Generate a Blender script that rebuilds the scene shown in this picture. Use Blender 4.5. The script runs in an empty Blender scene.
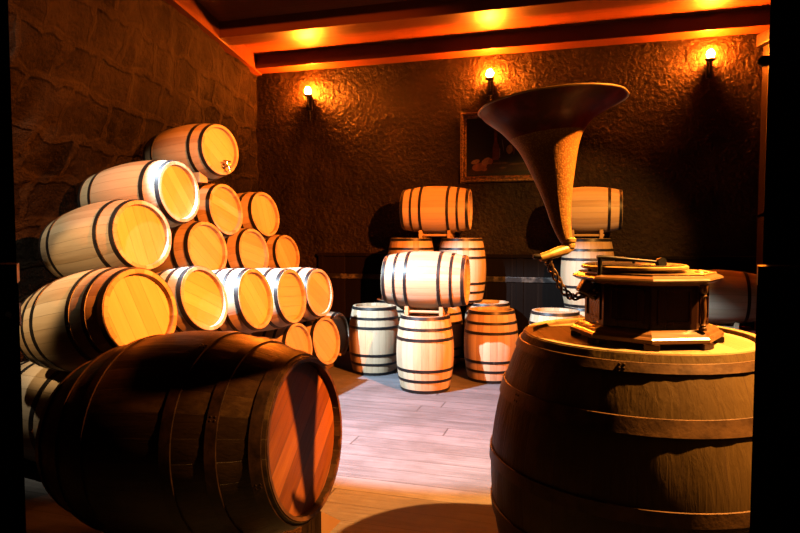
import bpy, bmesh, math, random
from mathutils import Vector, Matrix, noise
random.seed(7)
C = bpy.context.scene.collection
SC = bpy.context.scene
PI = math.pi
F = 622.2
PITCH = math.radians(3.03)
H = 1.7

def at(px, py, y):
    """pixel + depth -> world point"""
    a = (px - 400) / F
    b = -(py - 266.5) / F
    dx, dy, dz = a, math.cos(PITCH) + b * math.sin(PITCH), -math.sin(PITCH) + b * math.cos(PITCH)
    s = y / dy
    return Vector((dx * s, y, H + dz * s))

# ------------------------------------------------------------------ helpers
def mesh_obj(name, bm, mats, parent=None, smooth=False):
    me = bpy.data.meshes.new(name)
    bmesh.ops.recalc_face_normals(bm, faces=bm.faces)
    bm.to_mesh(me)
    bm.free()
    if not isinstance(mats, (list, tuple)):
        mats = [mats]
    for m in mats:
        me.materials.append(m)
    if smooth:
        for p in me.polygons:
            p.use_smooth = True
        me.set_sharp_from_angle(angle=math.radians(smooth if smooth is not True else 40))
    o = bpy.data.objects.new(name, me)
    C.objects.link(o)
    if parent:
        o.parent = parent
    return o

def tag(o, label=None, cat=None, group=None, kind=None):
    if label: o['label'] = label
    if cat: o['category'] = cat
    if group: o['group'] = group
    if kind: o['kind'] = kind
    return o

def thing(name, label, cat, loc=(0, 0, 0), rotz=0, group=None):
    o = bpy.data.objects.new(name, None)
    o.empty_display_size = .1
    C.objects.link(o)
    o.location = loc
    o.rotation_euler = (0, 0, rotz)
    return tag(o, label, cat, group)

def copy_tree(o, parent=None):
    c = o.copy()
    C.objects.link(c)
    if parent:
        c.parent = parent
    for ch in o.children:
        copy_tree(ch, c)
    return c

def box(bm, lo, hi, M=None, bevel=0, mi=0):
    x0, y0, z0 = lo
    x1, y1, z1 = hi
    vs = [bm.verts.new(p) for p in ((x0,y0,z0),(x1,y0,z0),(x1,y1,z0),(x0,y1,z0),(x0,y0,z1),(x1,y0,z1),(x1,y1,z1),(x0,y1,z1))]
    fs = [bm.faces.new([vs[i] for i in f]) for f in ((0,3,2,1),(4,5,6,7),(0,1,5,4),(1,2,6,5),(2,3,7,6),(3,0,4,7))]
    for f in fs: f.material_index = mi
    if bevel:
        es = list({e for f in fs for e in f.edges})
        r = bmesh.ops.bevel(bm, geom=es, offset=bevel, segments=2, affect='EDGES', profile=.6)
        vs = list({v for f in r['faces'] for v in f.verts} | {v for v in vs if v.is_valid})
    if M is not None:
        bmesh.ops.transform(bm, matrix=M, verts=[v for v in vs if v.is_valid])
    return vs

def lathe(bm, prof, n=32, M=None, close=False, mi=0, fn=None):
    """prof: list of (r,z); revolve about local Z"""
    rings = []
    for r, z in prof:
        if r < 1e-6:
            rings.append([bm.verts.new((0, 0, z))])
        else:
            ring = []
            for k in range(n):
                rr = r * (fn(k, r, z) if fn else 1)
                ring.append(bm.verts.new((rr*math.cos(2*PI*k/n), rr*math.sin(2*PI*k/n), z)))
            rings.append(ring)
    pairs = list(zip(rings[:-1], rings[1:]))
    if close: pairs.append((rings[-1], rings[0]))
    for a, b in pairs:
        for k in range(n):
            k2 = (k + 1) % n
            if len(a) == 1 and len(b) == 1: continue
            if len(a) == 1: f = bm.faces.new((a[0], b[k], b[k2]))
            elif len(b) == 1: f = bm.faces.new((a[k], a[k2], b[0]))
            else: f = bm.faces.new((a[k], a[k2], b[k2], b[k]))
            f.material_index = mi
    allv = [v for r in rings for v in r]
    if M is not None:
        bmesh.ops.transform(bm, matrix=M, verts=allv)
    return allv

def tube(bm, pts, rad, n=10, cap=True, mi=0):
    pts = [Vector(p) for p in pts]
    if not isinstance(rad, (list, tuple)): rad = [rad] * len(pts)
    up = None
    rings = []
    for i, p in enumerate(pts):
        t = (pts[min(i+1, len(pts)-1)] - pts[max(i-1, 0)]).normalized()
        if up is None:
            up = t.orthogonal().normalized()
        u = (up - t * up.dot(t)).normalized()
        up = u
        v = t.cross(u)
        rings.append([bm.verts.new(p + rad[i]*(math.cos(2*PI*k/n)*u + math.sin(2*PI*k/n)*v)) for k in range(n)])
    for a, b in zip(rings[:-1], rings[1:]):
        for k in range(n):
            bm.faces.new((a[k], a[(k+1)%n], b[(k+1)%n], b[k])).material_index = mi
    if cap:
        bm.faces.new(rings[0][::-1]).material_index = mi
        bm.faces.new(rings[-1]).material_index = mi
    return rings

def prism(bm, poly, z0, z1, M=None, mi=0):
    a = [bm.verts.new((x, y, z0)) for x, y in poly]
    b = [bm.verts.new((x, y, z1)) for x, y in poly]
    n = len(poly)
    fs = [bm.faces.new(a[::-1]), bm.faces.new(b)]
    for k in range(n):
        fs.append(bm.faces.new((a[k], a[(k+1)%n], b[(k+1)%n], b[k])))
    for f in fs: f.material_index = mi
    if M is not None:
        bmesh.ops.transform(bm, matrix=M, verts=a + b)
    return a + b

def frame(z, up=(0, 0, 1), loc=(0, 0, 0), spin=0):
    z = Vector(z).normalized()
    up = Vector(up)
    y = (up - z * up.dot(z)).normalized()
    x = y.cross(z)
    M = Matrix((x, y, z)).transposed().to_4x4() @ Matrix.Rotation(spin, 4, 'Z')
    M.translation = Vector(loc)
    return M

# ------------------------------------------------------------------ materials
ALB = .30            # every base colour darkened to deepen the shade; the exposure makes up for it
class N:
    def __init__(s, name):
        s.m = bpy.data.materials.new(name)
        s.m.use_nodes = True
        s.nt = s.m.node_tree
        s.b = s.nt.nodes['Principled BSDF']
    def n(s, typ, **kw):
        nd = s.nt.nodes.new(typ)
        for k, v in kw.items():
            if k.startswith('_'): setattr(nd, k[1:], v)
            else:
                nd.inputs[int(k[1:]) if k[0] == 'i' and k[1:].isdigit() else k.replace('_', ' ')].default_value = v
        return nd
    def l(s, a, b): s.nt.links.new(a, b)
    def math(s, op, a, b=None, c=None):
        nd = s.nt.nodes.new('ShaderNodeMath'); nd.operation = op
        for i, v in enumerate((a, b, c)):
            if v is None: continue
            if isinstance(v, (int, float)): nd.inputs[i].default_value = v
            else: s.l(v, nd.inputs[i])
        return nd.outputs[0]
    def coord(s): return s.n('ShaderNodeTexCoord').outputs['Object']
    def sep(s, v):
        nd = s.n('ShaderNodeSeparateXYZ'); s.l(v, nd.inputs[0]); return nd.outputs
    def comb(s, *a):
        nd = s.n('ShaderNodeCombineXYZ')
        for i, v in enumerate(a):
            if isinstance(v, (int, float)): nd.inputs[i].default_value = v
            else: s.l(v, nd.inputs[i])
        return nd.outputs[0]
    def noise(s, vec, scale, detail=4, rough=.55, dist=0):
        nd = s.n('ShaderNodeTexNoise'); s.l(vec, nd.inputs['Vector'])
        nd.inputs['Scale'].default_value = scale; nd.inputs['Detail'].default_value = detail
        nd.inputs['Roughness'].default_value = rough; nd.inputs['Distortion'].default_value = dist
        return nd.outputs['Fac']
    def white(s, vec):
        nd = s.n('ShaderNodeTexWhiteNoise'); s.l(vec, nd.inputs['Vector']); return nd.outputs['Value']
    def ramp(s, fac, stops):
        nd = s.n('ShaderNodeValToRGB'); s.l(fac, nd.inputs[0])
        cr = nd.color_ramp
        while len(cr.elements) < len(stops): cr.elements.new(.5)
        for e, (p, c) in zip(cr.elements, stops):
            e.position = p
            e.color = (c, c, c, 1) if isinstance(c, (int, float)) else tuple(c) + (1,)
        return nd.outputs[0]
    def mix(s, fac, a, b, mode='MIX'):
        nd = s.n('ShaderNodeMix', _data_type='RGBA', _blend_type=mode)
        for i, v in ((0, fac), (6, a), (7, b)):
            if isinstance(v, (int, float)): nd.inputs[i].default_value = v
            elif isinstance(v, (tuple, list)): nd.inputs[i].default_value = tuple(v) + (1,)
            else: s.l(v, nd.inputs[i])
        return nd.outputs[2]
    def bump(s, h, dist=.01, strength=1.):
        nd = s.n('ShaderNodeBump'); s.l(h, nd.inputs['Height'])
        nd.inputs['Distance'].default_value = dist; nd.inputs['Strength'].default_value = strength
        s.l(nd.outputs[0], s.b.inputs['Normal'])
    def color(s, c):
        if isinstance(c, (tuple, list)): s.b.inputs['Base Color'].default_value = tuple(v * ALB for v in c) + (1,)
        else:
            nd = s.n('ShaderNodeVectorMath', _operation='SCALE')
            s.l(c, nd.inputs[0]); nd.inputs['Scale'].default_value = ALB
            s.l(nd.outputs[0], s.b.inputs['Base Color'])
    def rough(s, r):
        if isinstance(r, (int, float)): s.b.inputs['Roughness'].default_value = r
        else: s.l(r, s.b.inputs['Roughness'])
    def rnd(s): return s.n('ShaderNodeObjectInfo').outputs['Random']

def mat_staves(name, stops, count=24, rough=.5, bumpd=.002, spec=.3, dirt=None, gap=.35):
    m = N(name)
    co = m.coord()
    x, y, z = m.sep(co)
    ang = m.math('MULTIPLY', m.math('ARCTAN2', y, x), count / (2*PI))
    idx = m.math('FLOOR', ang)
    r = m.white(m.comb(idx, m.rnd(), 0.0))
    gv = m.comb(m.math('MULTIPLY', x, 26), m.math('MULTIPLY', y, 26), m.math('ADD', m.math('MULTIPLY', z, 1.6), m.math('MULTIPLY', r, 37)))
    g = m.noise(gv, 1.6, 5, .6, .6)
    f = m.math('ADD', m.math('MULTIPLY', r, .6), m.math('MULTIPLY', g, .5))
    col = m.ramp(f, stops)
    # joint between staves
    fr = m.math('ABSOLUTE', m.math('SUBTRACT', m.math('FRACT', ang), .5))
    joint = m.math('GREATER_THAN', fr, .478)
    col = m.mix(m.math('MULTIPLY', joint, gap), col, (.06, .036, .02))
    if dirt:
        d = m.noise(co, 3.2, 6, .65)
        col = m.mix(m.ramp(d, [(.42, 0.), (.62, .85)]), col, dirt)
    m.color(col)
    m.rough(m.math('ADD', m.math('MULTIPLY', g, .25), rough - .12))
    m.b.inputs['Specular IOR Level'].default_value = spec * .36
    m.bump(m.math('SUBTRACT', g, m.math('MULTIPLY', joint, 1.5)), bumpd, .6)
    return m.m

def mat_planks(name, stops, width=.085, rough=.5, bumpd=.002, axis=0, grain=1., gap=.4, spec=.3, var=.6, dirt=None, endlen=None):
    """planks running along local Y (axis=0: split in x) or along X (axis=1)"""
    m = N(name)
    co = m.coord()
    x, y, z = m.sep(co)
    a, b = (x, y) if axis == 0 else (y, x)
    if axis == 2: a, b = z, x
    k = m.math('DIVIDE', a, width)
    idx = m.math('FLOOR', k)
    if endlen:
        off = m.math('MULTIPLY', m.white(m.comb(idx, 3.3, 0.0)), endlen)
        kb = m.math('DIVIDE', m.math('ADD', b, off), endlen)
        ib = m.math('FLOOR', kb)
    else:
        ib = 0.0
    r = m.white(m.comb(idx, m.rnd(), ib))
    gv = m.comb(m.math('MULTIPLY', a, 26*grain), m.math('ADD', m.math('MULTIPLY', b, 1.8*grain), m.math('MULTIPLY', r, 31)), m.math('MULTIPLY', r, 9))
    g = m.noise(gv, 1.5, 6, .62, .5)
    f = m.math('ADD', m.math('MULTIPLY', r, var), m.math('MULTIPLY', g, 1.1 - var))
    col = m.ramp(f, stops)
    joint = m.math('GREATER_THAN', m.math('ABSOLUTE', m.math('SUBTRACT', m.math('FRACT', k), .5)), .485)
    if endlen:
        j2 = m.math('GREATER_THAN', m.math('ABSOLUTE', m.math('SUBTRACT', m.math('FRACT', kb), .5)), .4985)
        joint = m.math('MAXIMUM', joint, j2)
    col = m.mix(m.math('MULTIPLY', joint, gap), col, (.02, .014, .01))
    if dirt:
        d = m.noise(co, 2.4, 6, .65)
        col = m.mix(m.ramp(d, [(.45, 0.), (.68, .7)]), col, dirt)
    m.color(col)
    m.rough(m.math('ADD', m.math('MULTIPLY', g, .25), rough - .12))
    m.b.inputs['Specular IOR Level'].default_value = spec * .36
    m.bump(m.math('SUBTRACT', g, m.math('MULTIPLY', joint, 1.5)), bumpd, .6)
    return m.m

def mat_noise(name, c0, c1, scale=8, rough=.5, metal=0, bumpd=.002, bscale=None, spec=.4, lo=.35, hi=.65, coat=0):
    m = N(name)
    co = m.coord()
    g = m.noise(co, scale, 6, .6)
    m.color(m.ramp(g, [(lo, c0), (hi, c1)]))
    m.rough(m.math('ADD', m.math('MULTIPLY', g, .2), rough - .1))
    m.b.inputs['Metallic'].default_value = metal
    m.b.inputs['Specular IOR Level'].default_value = spec * .36
    m.b.inputs['Coat Weight'].default_value = coat
    if bumpd:
        m.bump(m.noise(co, bscale or scale * 3, 5, .6), bumpd, .7)
    return m.m

OAK = [(.1, (.40, .27, .15)), (.4, (.56, .41, .25)), (.65, (.66, .51, .33)), (.95, (.72, .58, .41))]
M_oak = mat_staves('oak_staves', OAK)
M_oakhead = mat_planks('oak_head', [(.1, (.60, .40, .20)), (.45, (.72, .51, .28)), (.75, (.80, .60, .36)), (1, (.84, .67, .44))], .095, var=.5)
M_hoop = mat_noise('black_hoop_iron', (.008, .008, .010), (.022, .020, .020), 14, .42, .0, .0006, 60, .45)
M_rivet = mat_noise('rivet_iron', (.03, .03, .03), (.06, .055, .05), 30, .35, .6, 0)
M_old = mat_staves('old_cask_staves', [(.1, (.012, .006, .003)), (.45, (.032, .017, .007)), (.75, (.06, .034, .014)), (1, (.13, .08, .035))], 30, .42, .004, .4, dirt=(.013, .007, .0035), gap=.6)
M_oldhead = mat_planks('old_cask_head', [(.1, (.07, .02, .006)), (.4, (.16, .05, .013)), (.7, (.25, .085, .024)), (1, (.38, .16, .05))], .12, .45, .003, gap=.7, var=.45)
M_oldrim = mat_noise('old_cask_rim', (.03, .013, .005), (.12, .05, .016), 12, .5, 0, .003)
M_oldhoop = mat_noise('old_rusty_hoop', (.014, .007, .004), (.045, .02, .009), 16, .42, .25, .0015, 50, .5)
M_gold = mat_staves('aged_cask_staves', [(.1, (0.0353, 0.0218, 0.0076)), (.45, (0.0809, 0.0510, 0.0170)), (.75, (0.1397, 0.0910, 0.0302)), (1, (0.2646, 0.1820, 0.0643))], 26, .48, .005, .15, dirt=(0.0735, 0.0455, 0.0151), gap=.6)
M_goldhead = mat_planks('aged_cask_top', [(.1, (0.1913, 0.1211, 0.051)), (.45, (0.2869, 0.1976, 0.0892)), (.8, (0.3697, 0.2677, 0.1339)), (1, (0.4335, 0.3315, 0.1913))], .14, .55, .003, gap=.5)
M_rusthoop = mat_noise('rust_hoop', (0.0433, 0.0205, 0.0068), (0.1156, 0.0581, 0.0170), 10, .5, .3, .002, 50, .4)
M_floor = mat_planks('floor_planks', [(.12, (.052, .053, .058)), (.38, (.125, .128, .14)), (.6, (.185, .19, .208)), (.95, (.25, .258, .282))], .21, .55, .004, axis=1, grain=.75, gap=.6, spec=.2, var=.2, dirt=(.10, .098, .102), endlen=4.6)
M_beam = mat_planks('ceiling_beam_wood', [(.1, (0.0864, 0.0243, 0.007)), (.5, (0.1512, 0.0432, 0.0119)), (1, (0.2052, 0.0648, 0.0184))], .35, .42, .003, axis=1, gap=.2, spec=.3)
M_ceil = mat_planks('ceiling_boards', [(.1, (0.1339, 0.0363, 0.0101)), (.5, (0.212, 0.0614, 0.0167)), (1, (0.279, 0.0893, 0.0251))], .24, .42, .003, axis=1, gap=.8, spec=.3)
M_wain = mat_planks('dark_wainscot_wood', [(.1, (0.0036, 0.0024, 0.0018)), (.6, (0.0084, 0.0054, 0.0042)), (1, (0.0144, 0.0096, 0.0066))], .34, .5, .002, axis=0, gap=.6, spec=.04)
M_rail = mat_noise('worn_dado_rail', (.012, .009, .007), (.16, .13, .10), 9, .45, 0, .002, lo=.48, hi=.72)
M_dark = mat_planks('dark_stained_wood', [(.1, (.010, .006, .004)), (.6, (.020, .011, .006)), (1, (.032, .017, .009))], .16, .4, .002, axis=0, gap=.5)
M_iron = mat_noise('wrought_iron', (.010, .009, .008), (.03, .027, .025), 22, .4, .5, .0008)
M_steel = mat_noise('bright_steel', (.55, .55, .56), (.8, .8, .8), 20, .22, 1., 0)
M_cradle = mat_planks('cradle_pine', [(.1, (.40, .25, .13)), (.6, (.55, .38, .21)), (1, (.66, .48, .29))], .06, .5, .001, axis=1, gap=.1)
M_timber = mat_planks('stillage_timber', [(.1, (.10, .06, .03)), (.6, (.2, .12, .06)), (1, (.28, .18, .1))], .2, .6, .003, axis=1)
M_maho = mat_planks('polished_mahogany', [(.1, (0.0108, 0.0036, 0.0018)), (.5, (0.03, 0.009, 0.0036)), (1, (0.054, 0.018, 0.006))], .3, .28, .0006, axis=1, gap=0, spec=.6)
M_lid = mat_planks('walnut_lid', [(.1, (0.056, 0.0231, 0.0077)), (.5, (0.119, 0.056, 0.0196)), (1, (0.182, 0.098, 0.0385))], .3, .3, .0006, axis=1, gap=0, spec=.6)
M_brass = mat_noise('worn_brass', (.30, .19, .055), (.55, .37, .12), 20, .4, .5, .0006)
M_bronze = mat_noise('dark_bronze', (.05, .028, .012), (.13, .075, .03), 30, .45, .4, .001)
M_ebony = mat_noise('black_shellac', (.010, .009, .008), (.02, .018, .015), 30, .3, 0, 0)
M_red = mat_noise('red_cloth', (.30, .012, .008), (.42, .03, .015), 30, .8, 0, .001)
M_lining = mat_noise('felt_olive', (.10, .085, .03), (.16, .13, .05), 30, .8, 0, .001)
M_frame = mat_noise('gilded_frame', (.05, .026, .010), (.26, .15, .06), 34, .42, .3, .012, 38, lo=.42, hi=.6)

def mat_horn(name, c0, c1, stip, metal, rough):
    m = N(name)
    co = m.coord()
    v = m.n('ShaderNodeTexVoronoi'); m.l(co, v.inputs['Vector']); v.inputs['Scale'].default_value = stip
    g = m.noise(co, 9, 4)
    m.color(m.mix(m.ramp(v.outputs['Distance'], [(.25, .0), (.5, 1.)]), c0, c1) if stip > 20 else m.ramp(g, [(.4, c0), (.65, c1)]))
    m.rough(rough)
    m.b.inputs['Metallic'].default_value = metal
    m.b.inputs['Specular IOR Level'].default_value = .1
    m.bump(v.outputs['Distance'], .002, .5)
    return m.m
M_horn = mat_horn('horn_red_lacquer', (.10, .008, .005), (.30, .025, .015), 18, .0, .4)
M_throat = mat_horn('horn_gilt_throat', (0.4536, 0.2646, 0.063), (0.2772, 0.1386, 0.0315), 130, .1, .42)

def mat_stone():
    m = N('rubble_stone')
    co = m.coord()
    x, y, z = m.sep(co)
    w1 = m.noise(co, 2.2, 3, .5)
    w2 = m.noise(m.comb(m.math('ADD', y, 7.), z, x), 2.2, 3, .5)
    u = m.math('ADD', y, m.math('MULTIPLY', m.math('SUBTRACT', w1, .5), .38))
    v = m.math('ADD', z, m.math('MULTIPLY', m.math('SUBTRACT', w2, .5), .30))
    br = m.n('ShaderNodeTexBrick')
    m.l(m.comb(u, v, 0.0), br.inputs['Vector'])
    br.inputs['Scale'].default_value = 1.0
    br.inputs['Mortar Size'].default_value = .045
    br.inputs['Mortar Smooth'].default_value = .55
    br.inputs['Bias'].default_value = 0
    br.inputs['Brick Width'].default_value = .52
    br.inputs['Row Height'].default_value = .36
    br.inputs['Color1'].default_value = (0, 0, 0, 1)
    br.inputs['Color2'].default_value = (1, 1, 1, 1)
    br.inputs['Mortar'].default_value = (.5, .5, .5, 1)
    g = m.noise(co, 11, 8, .68)
    big = m.noise(co, 1.4, 3, .5)
    fac = m.math('ADD', m.math('MULTIPLY', br.outputs['Color'], .45), m.math('MULTIPLY', g, .55))
    stone = m.ramp(fac, [(.25, (0.001, 0.0008, 0.0006)), (.48, (0.004, 0.0027, 0.002)), (.66, (0.0112, 0.008, 0.005)), (.9, (0.025, 0.0187, 0.0115))])
    mort = m.ramp(g, [(.3, (0.0106, 0.0079, 0.0048)), (.7, (0.0257, 0.0188, 0.0118))])
    col = m.mix(br.outputs['Fac'], stone, mort)
    m.color(m.mix(m.ramp(big, [(.35, 0.), (.7, .6)]), col, (.045, .034, .024)))
    m.rough(m.math('ADD', m.math('MULTIPLY', g, .2), .7))
    m.b.inputs['Specular IOR Level'].default_value = .02
    rough_ = m.noise(co, 4.5, 6, .7)
    hgt = m.math('ADD', m.math('MULTIPLY', g, .9), m.math('ADD', m.math('MULTIPLY', br.outputs['Fac'], .35), rough_))
    m.bump(hgt, .10, 1.)
    return m.m
M_stone = mat_stone()

def mat_plaster():
    m = N('brown_rough_plaster')
    co = m.coord()
    g = m.noise(co, 2.0, 7, .65)
    fine = m.noise(co, 16, 5, .6)
    col = m.ramp(g, [(.3, (0.0082, 0.0044, 0.0022)), (.5, (0.0171, 0.0097, 0.0049)), (.72, (0.0335, 0.0201, 0.0097))])
    sp = m.ramp(m.noise(co, 7, 8, .75), [(.64, 0.), (.74, .5)])
    m.color(m.mix(sp, col, (.07, .046, .026)))
    m.rough(m.math('ADD', m.math('MULTIPLY', fine, .2), .32))
    m.b.inputs['Specular IOR Level'].default_value = .045
    m.bump(m.math('ADD', fine, m.math('MULTIPLY', g, .4)), .035, 1.)
    return m.m
M_plaster = mat_plaster()

def mat_plain(name, c, rough=.5, metal=0):
    return mat_noise(name, tuple(v*.45 for v in c), tuple(min(1, v*.8) for v in c), 25, rough, metal, 0)

def mat_emit(name, c, s):
    m = N(name)
    m.color(c)
    g = m.noise(m.coord(), 5, 2)
    m.b.inputs['Emission Color'].default_value = tuple(c) + (1,)
    m.l(m.math('MULTIPLY', m.math('ADD', m.math('MULTIPLY', g, .1), .95), s), m.b.inputs['Emission Strength'])
    return m.m

# ------------------------------------------------------------------ the room
WS = .30                                     # slope of the back wall in plan
def wall_y(x): return 9.37 - WS * (x + 2.08)
WANG = -math.atan(WS)                        # the back wall's direction
WD = Vector((math.cos(WANG), math.sin(WANG), 0))
WN = Vector((math.sin(WANG), -math.cos(WANG), 0))      # points into the room
def on_wall(px, py, off=0.):
    a = (px - 400) / F
    y = (9.37 - WS * 2.08) / (1 + WS * a / 1.0)
    y /= 1.0
    p = at(px, py, y)
    return p + WN * off
CEIL = 4.25
BEAMZ = 4.06
XL, XR = -2.08, 4.31                          # corners on the back wall
RS = .10                                      # the right wall's slope in plan

def struct(name, bm, m, smooth=False):
    return tag(mesh_obj(name, bm, m, smooth=smooth), kind='structure')

YF = 1.18                                     # inner face of the front wall
# floor: planks lie along the back wall, so the mesh is turned with it
bm = bmesh.new()
R = Matrix.Rotation(-WANG, 4, 'Z')
pts = [(-6, -2, 0), (5.5, -2, 0), (5.5, 8, 0), (-2.2, 9.6, 0), (-6, 9.6, 0)]
a = [bm.verts.new(R @ Vector((p[0], p[1], 0))) for p in pts]
b = [bm.verts.new(R @ Vector((p[0], p[1], -.1))) for p in pts]
bm.faces.new(a); bm.faces.new(b[::-1])
for k in range(len(pts)): bm.faces.new((a[k], b[k], b[(k+1)%5], a[(k+1)%5]))
fl = struct('floor', bm, M_floor)
fl.rotation_euler = (0, 0, WANG)

# ceiling
bm = bmesh.new()
pts = [(-6, YF-.3), (5.2, YF-.3), (5.2, wall_y(5.2)+.3), (-2.6, wall_y(-2.6)+.3), (-6, wall_y(-2.6)+.3)]
prism(bm, [tuple((R @ Vector((x, y, 0))).xy) for x, y in pts], CEIL, CEIL + .1)
ce = struct('ceiling', bm, M_ceil)
ce.rotation_euler = (0, 0, WANG)

# back wall: rough plaster
bm = bmesh.new()
nx, nz = 90, 56
Lw = (XR - XL) / WD.x + 1.0
grid = []
for i in range(nx + 1):
    row = []
    for j in range(nz + 1):
        s = Lw * i / nx - .5
        z = CEIL * j / nz
        d = .022 * noise.noise(Vector((s*1.6, z*1.6, 3))) + .012 * noise.noise(Vector((s*5, z*5, 9)))
        row.append(bm.verts.new((s, -abs(d) * 1., z)))
    grid.append(row)
for i in range(nx):
    for j in range(nz):
        bm.faces.new((grid[i][j], grid[i+1][j], grid[i+1][j+1], grid[i][j+1]))
box(bm, (-.5, .0, 0), (Lw - .5, .25, CEIL))
wb = struct('wall_back', bm, M_plaster, smooth=60)
wb.location = (XL, wall_y(XL), 0)
wb.rotation_euler = (0, 0, WANG)

# left wall: rubble stone, leaning inwards towards the ceiling
def left_x(y, z):
    k = min(1, max(0, (z - 1.0) / 3.0))
    k = k * k * (3 - 2*k)
    sl = .27 * (1 - k) + .077 * k
    return XL - .04 - sl * (9.45 - y)
bm = bmesh.new()
ny, nz = 130, 64
grid = []
Y0, Y1 = YF - .2, 9.6
for i in range(ny + 1):
    row = []
    for j in range(nz + 1):
        y = Y0 + (Y1 - Y0) * i / ny
        z = CEIL * j / nz
        d = .05 * noise.noise(Vector((y*1.9, z*2.4, 1))) + .028 * noise.noise(Vector((y*5, z*5.5, 4))) + .012 * noise.noise(Vector((y*12, z*12, 7)))
        row.append(bm.verts.new((left_x(y, z) + d, y, z)))
    grid.append(row)
back = [[bm.verts.new((left_x(y, z) - .45, y, z)) for z in (0, CEIL)] for y in (Y0, Y1)]
for i in range(ny):
    for j in range(nz):
        bm.faces.new((grid[i][j], grid[i][j+1], grid[i+1][j+1], grid[i+1][j]))
bm.faces.new((back[0][0], back[1][0], back[1][1], back[0][1]))
struct('wall_left', bm, M_stone, smooth=60)

# right wall
bm = bmesh.new()
yr = wall_y(XR)
q = [(XR, yr + .1), (XR - RS*(yr - YF + .2), YF - .2), (XR - RS*(yr - YF + .2) + .3, YF - .2), (XR + .3, yr + .1)]
prism(bm, q, 0, CEIL)
struct('wall_right', bm, M_plaster)

# front wall with the doorway the camera looks through
bm = bmesh.new()
box(bm, (-4.6, YF - .12, 0), (-1.08, YF + .42, CEIL))
box(bm, (1.06, YF - .12, 0), (4.0, YF + .42, CEIL))
box(bm, (-1.08, YF - .12, 2.45), (1.06, YF + .42, CEIL))
struct('wall_front', bm, M_plaster)
# jambs of the doorway
bm = bmesh.new()
xj = at(14.5, 200, YF - .12).x
prism(bm, [(-1.08, YF - .12), (xj, YF - .12), (xj - .13, YF + .03), (-1.08, YF + .03)], 0, 2.45)
struct('trim_1', bm, M_dark)
bm = bmesh.new()
xk = at(767.5, 100, YF - .12).x
prism(bm, [(1.06, YF - .12), (xk, YF - .12), (xk + .13, YF + .03), (1.06, YF + .03)], 0, 2.45)
struct('trim_2', bm, M_dark)

# ceiling beams, parallel with the back wall
def beam(n, p0, depth, w=.30):
    bm = bmesh.new()
    L0, L1 = -1.2, 8.2
    box(bm, (L0, -w, BEAMZ), (L1, 0, CEIL + .02), bevel=.008)
    o = struct(n, bm, M_beam)
    p = Vector((XL, wall_y(XL), 0)) + WN * depth
    o.location = (p.x, p.y, 0)
    o.rotation_euler = (0, 0, WANG)
beam('trim_3', None, .0, .30)
beam('trim_4', None, 1.36, .32)
beam('trim_5', None, 2.9, .32)
beam('trim_6', None, 4.5, .32)
# wall plate under the ceiling along the stone wall
bm = bmesh.new()
a0 = Vector((-2.045, 9.38, 0)); a1 = Vector((-2.045 - .077*(9.38 - YF), YF, 0))
prism(bm, [(a0.x, a0.y), (a1.x, a1.y), (a1.x - .6, a1.y), (a0.x - .6, a0.y)], BEAMZ - .02, CEIL + .01)
struct('trim_7', bm, M_beam)

# wainscot on the back wall
bm = bmesh.new()
s0 = (-1.17 - XL) / WD.x; s1 = (XR - XL) / WD.x
zt = 1.425
box(bm, (s0, -.05, 0), (s1, .02, zt - .04))
box(bm, (s0 - .02, -.075, zt - .05), (s1, .02, zt), bevel=.01)
box(bm, (s0, -.062, 0), (s1, .02, .16), bevel=.006)
k = s0
while k < s1 - .1:
    box(bm, (k, -.062, .16), (k + .09, .0, zt - .05), bevel=.004)
    k += .95
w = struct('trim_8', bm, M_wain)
w.location = wb.location; w.rotation_euler = wb.rotation_euler
bm = bmesh.new()
box(bm, (s0, -.068, 1.055), (s1, .0, 1.125), bevel=.006)
w = struct('trim_9', bm, M_rail)
w.location = wb.location; w.rotation_euler = wb.rotation_euler
# casing and dark recess of the side door near the right corner
bm = bmesh.new()
xr = lambda y: XR - RS * (yr - y)
for y0 in (7.35, 5.9):
    box(bm, (xr(y0) - .09, y0 - .14, 0), (xr(y0) + .05, y0, 3.95), bevel=.012)
box(bm, (xr(6.6) - .09, 5.76, 3.86), (xr(6.6) + .1, 7.35, 4.0), bevel=.012)
struct('trim_10', bm, M_dark)
bm = bmesh.new()
prism(bm, [(xr(7.22) - .03, 7.22), (xr(5.9) - .03, 5.9), (xr(5.9) + .05, 5.9), (xr(7.22) + .05, 7.22)], 0, 3.88)
struct('door_1', bm, M_dark)

# ------------------------------------------------------------------ barrels
RH, RB, BL = .26, .315, .87
def prof_r(t, rh, rb): return rh + (rb - rh) * (1 - (2*t - 1)**2)

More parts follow.
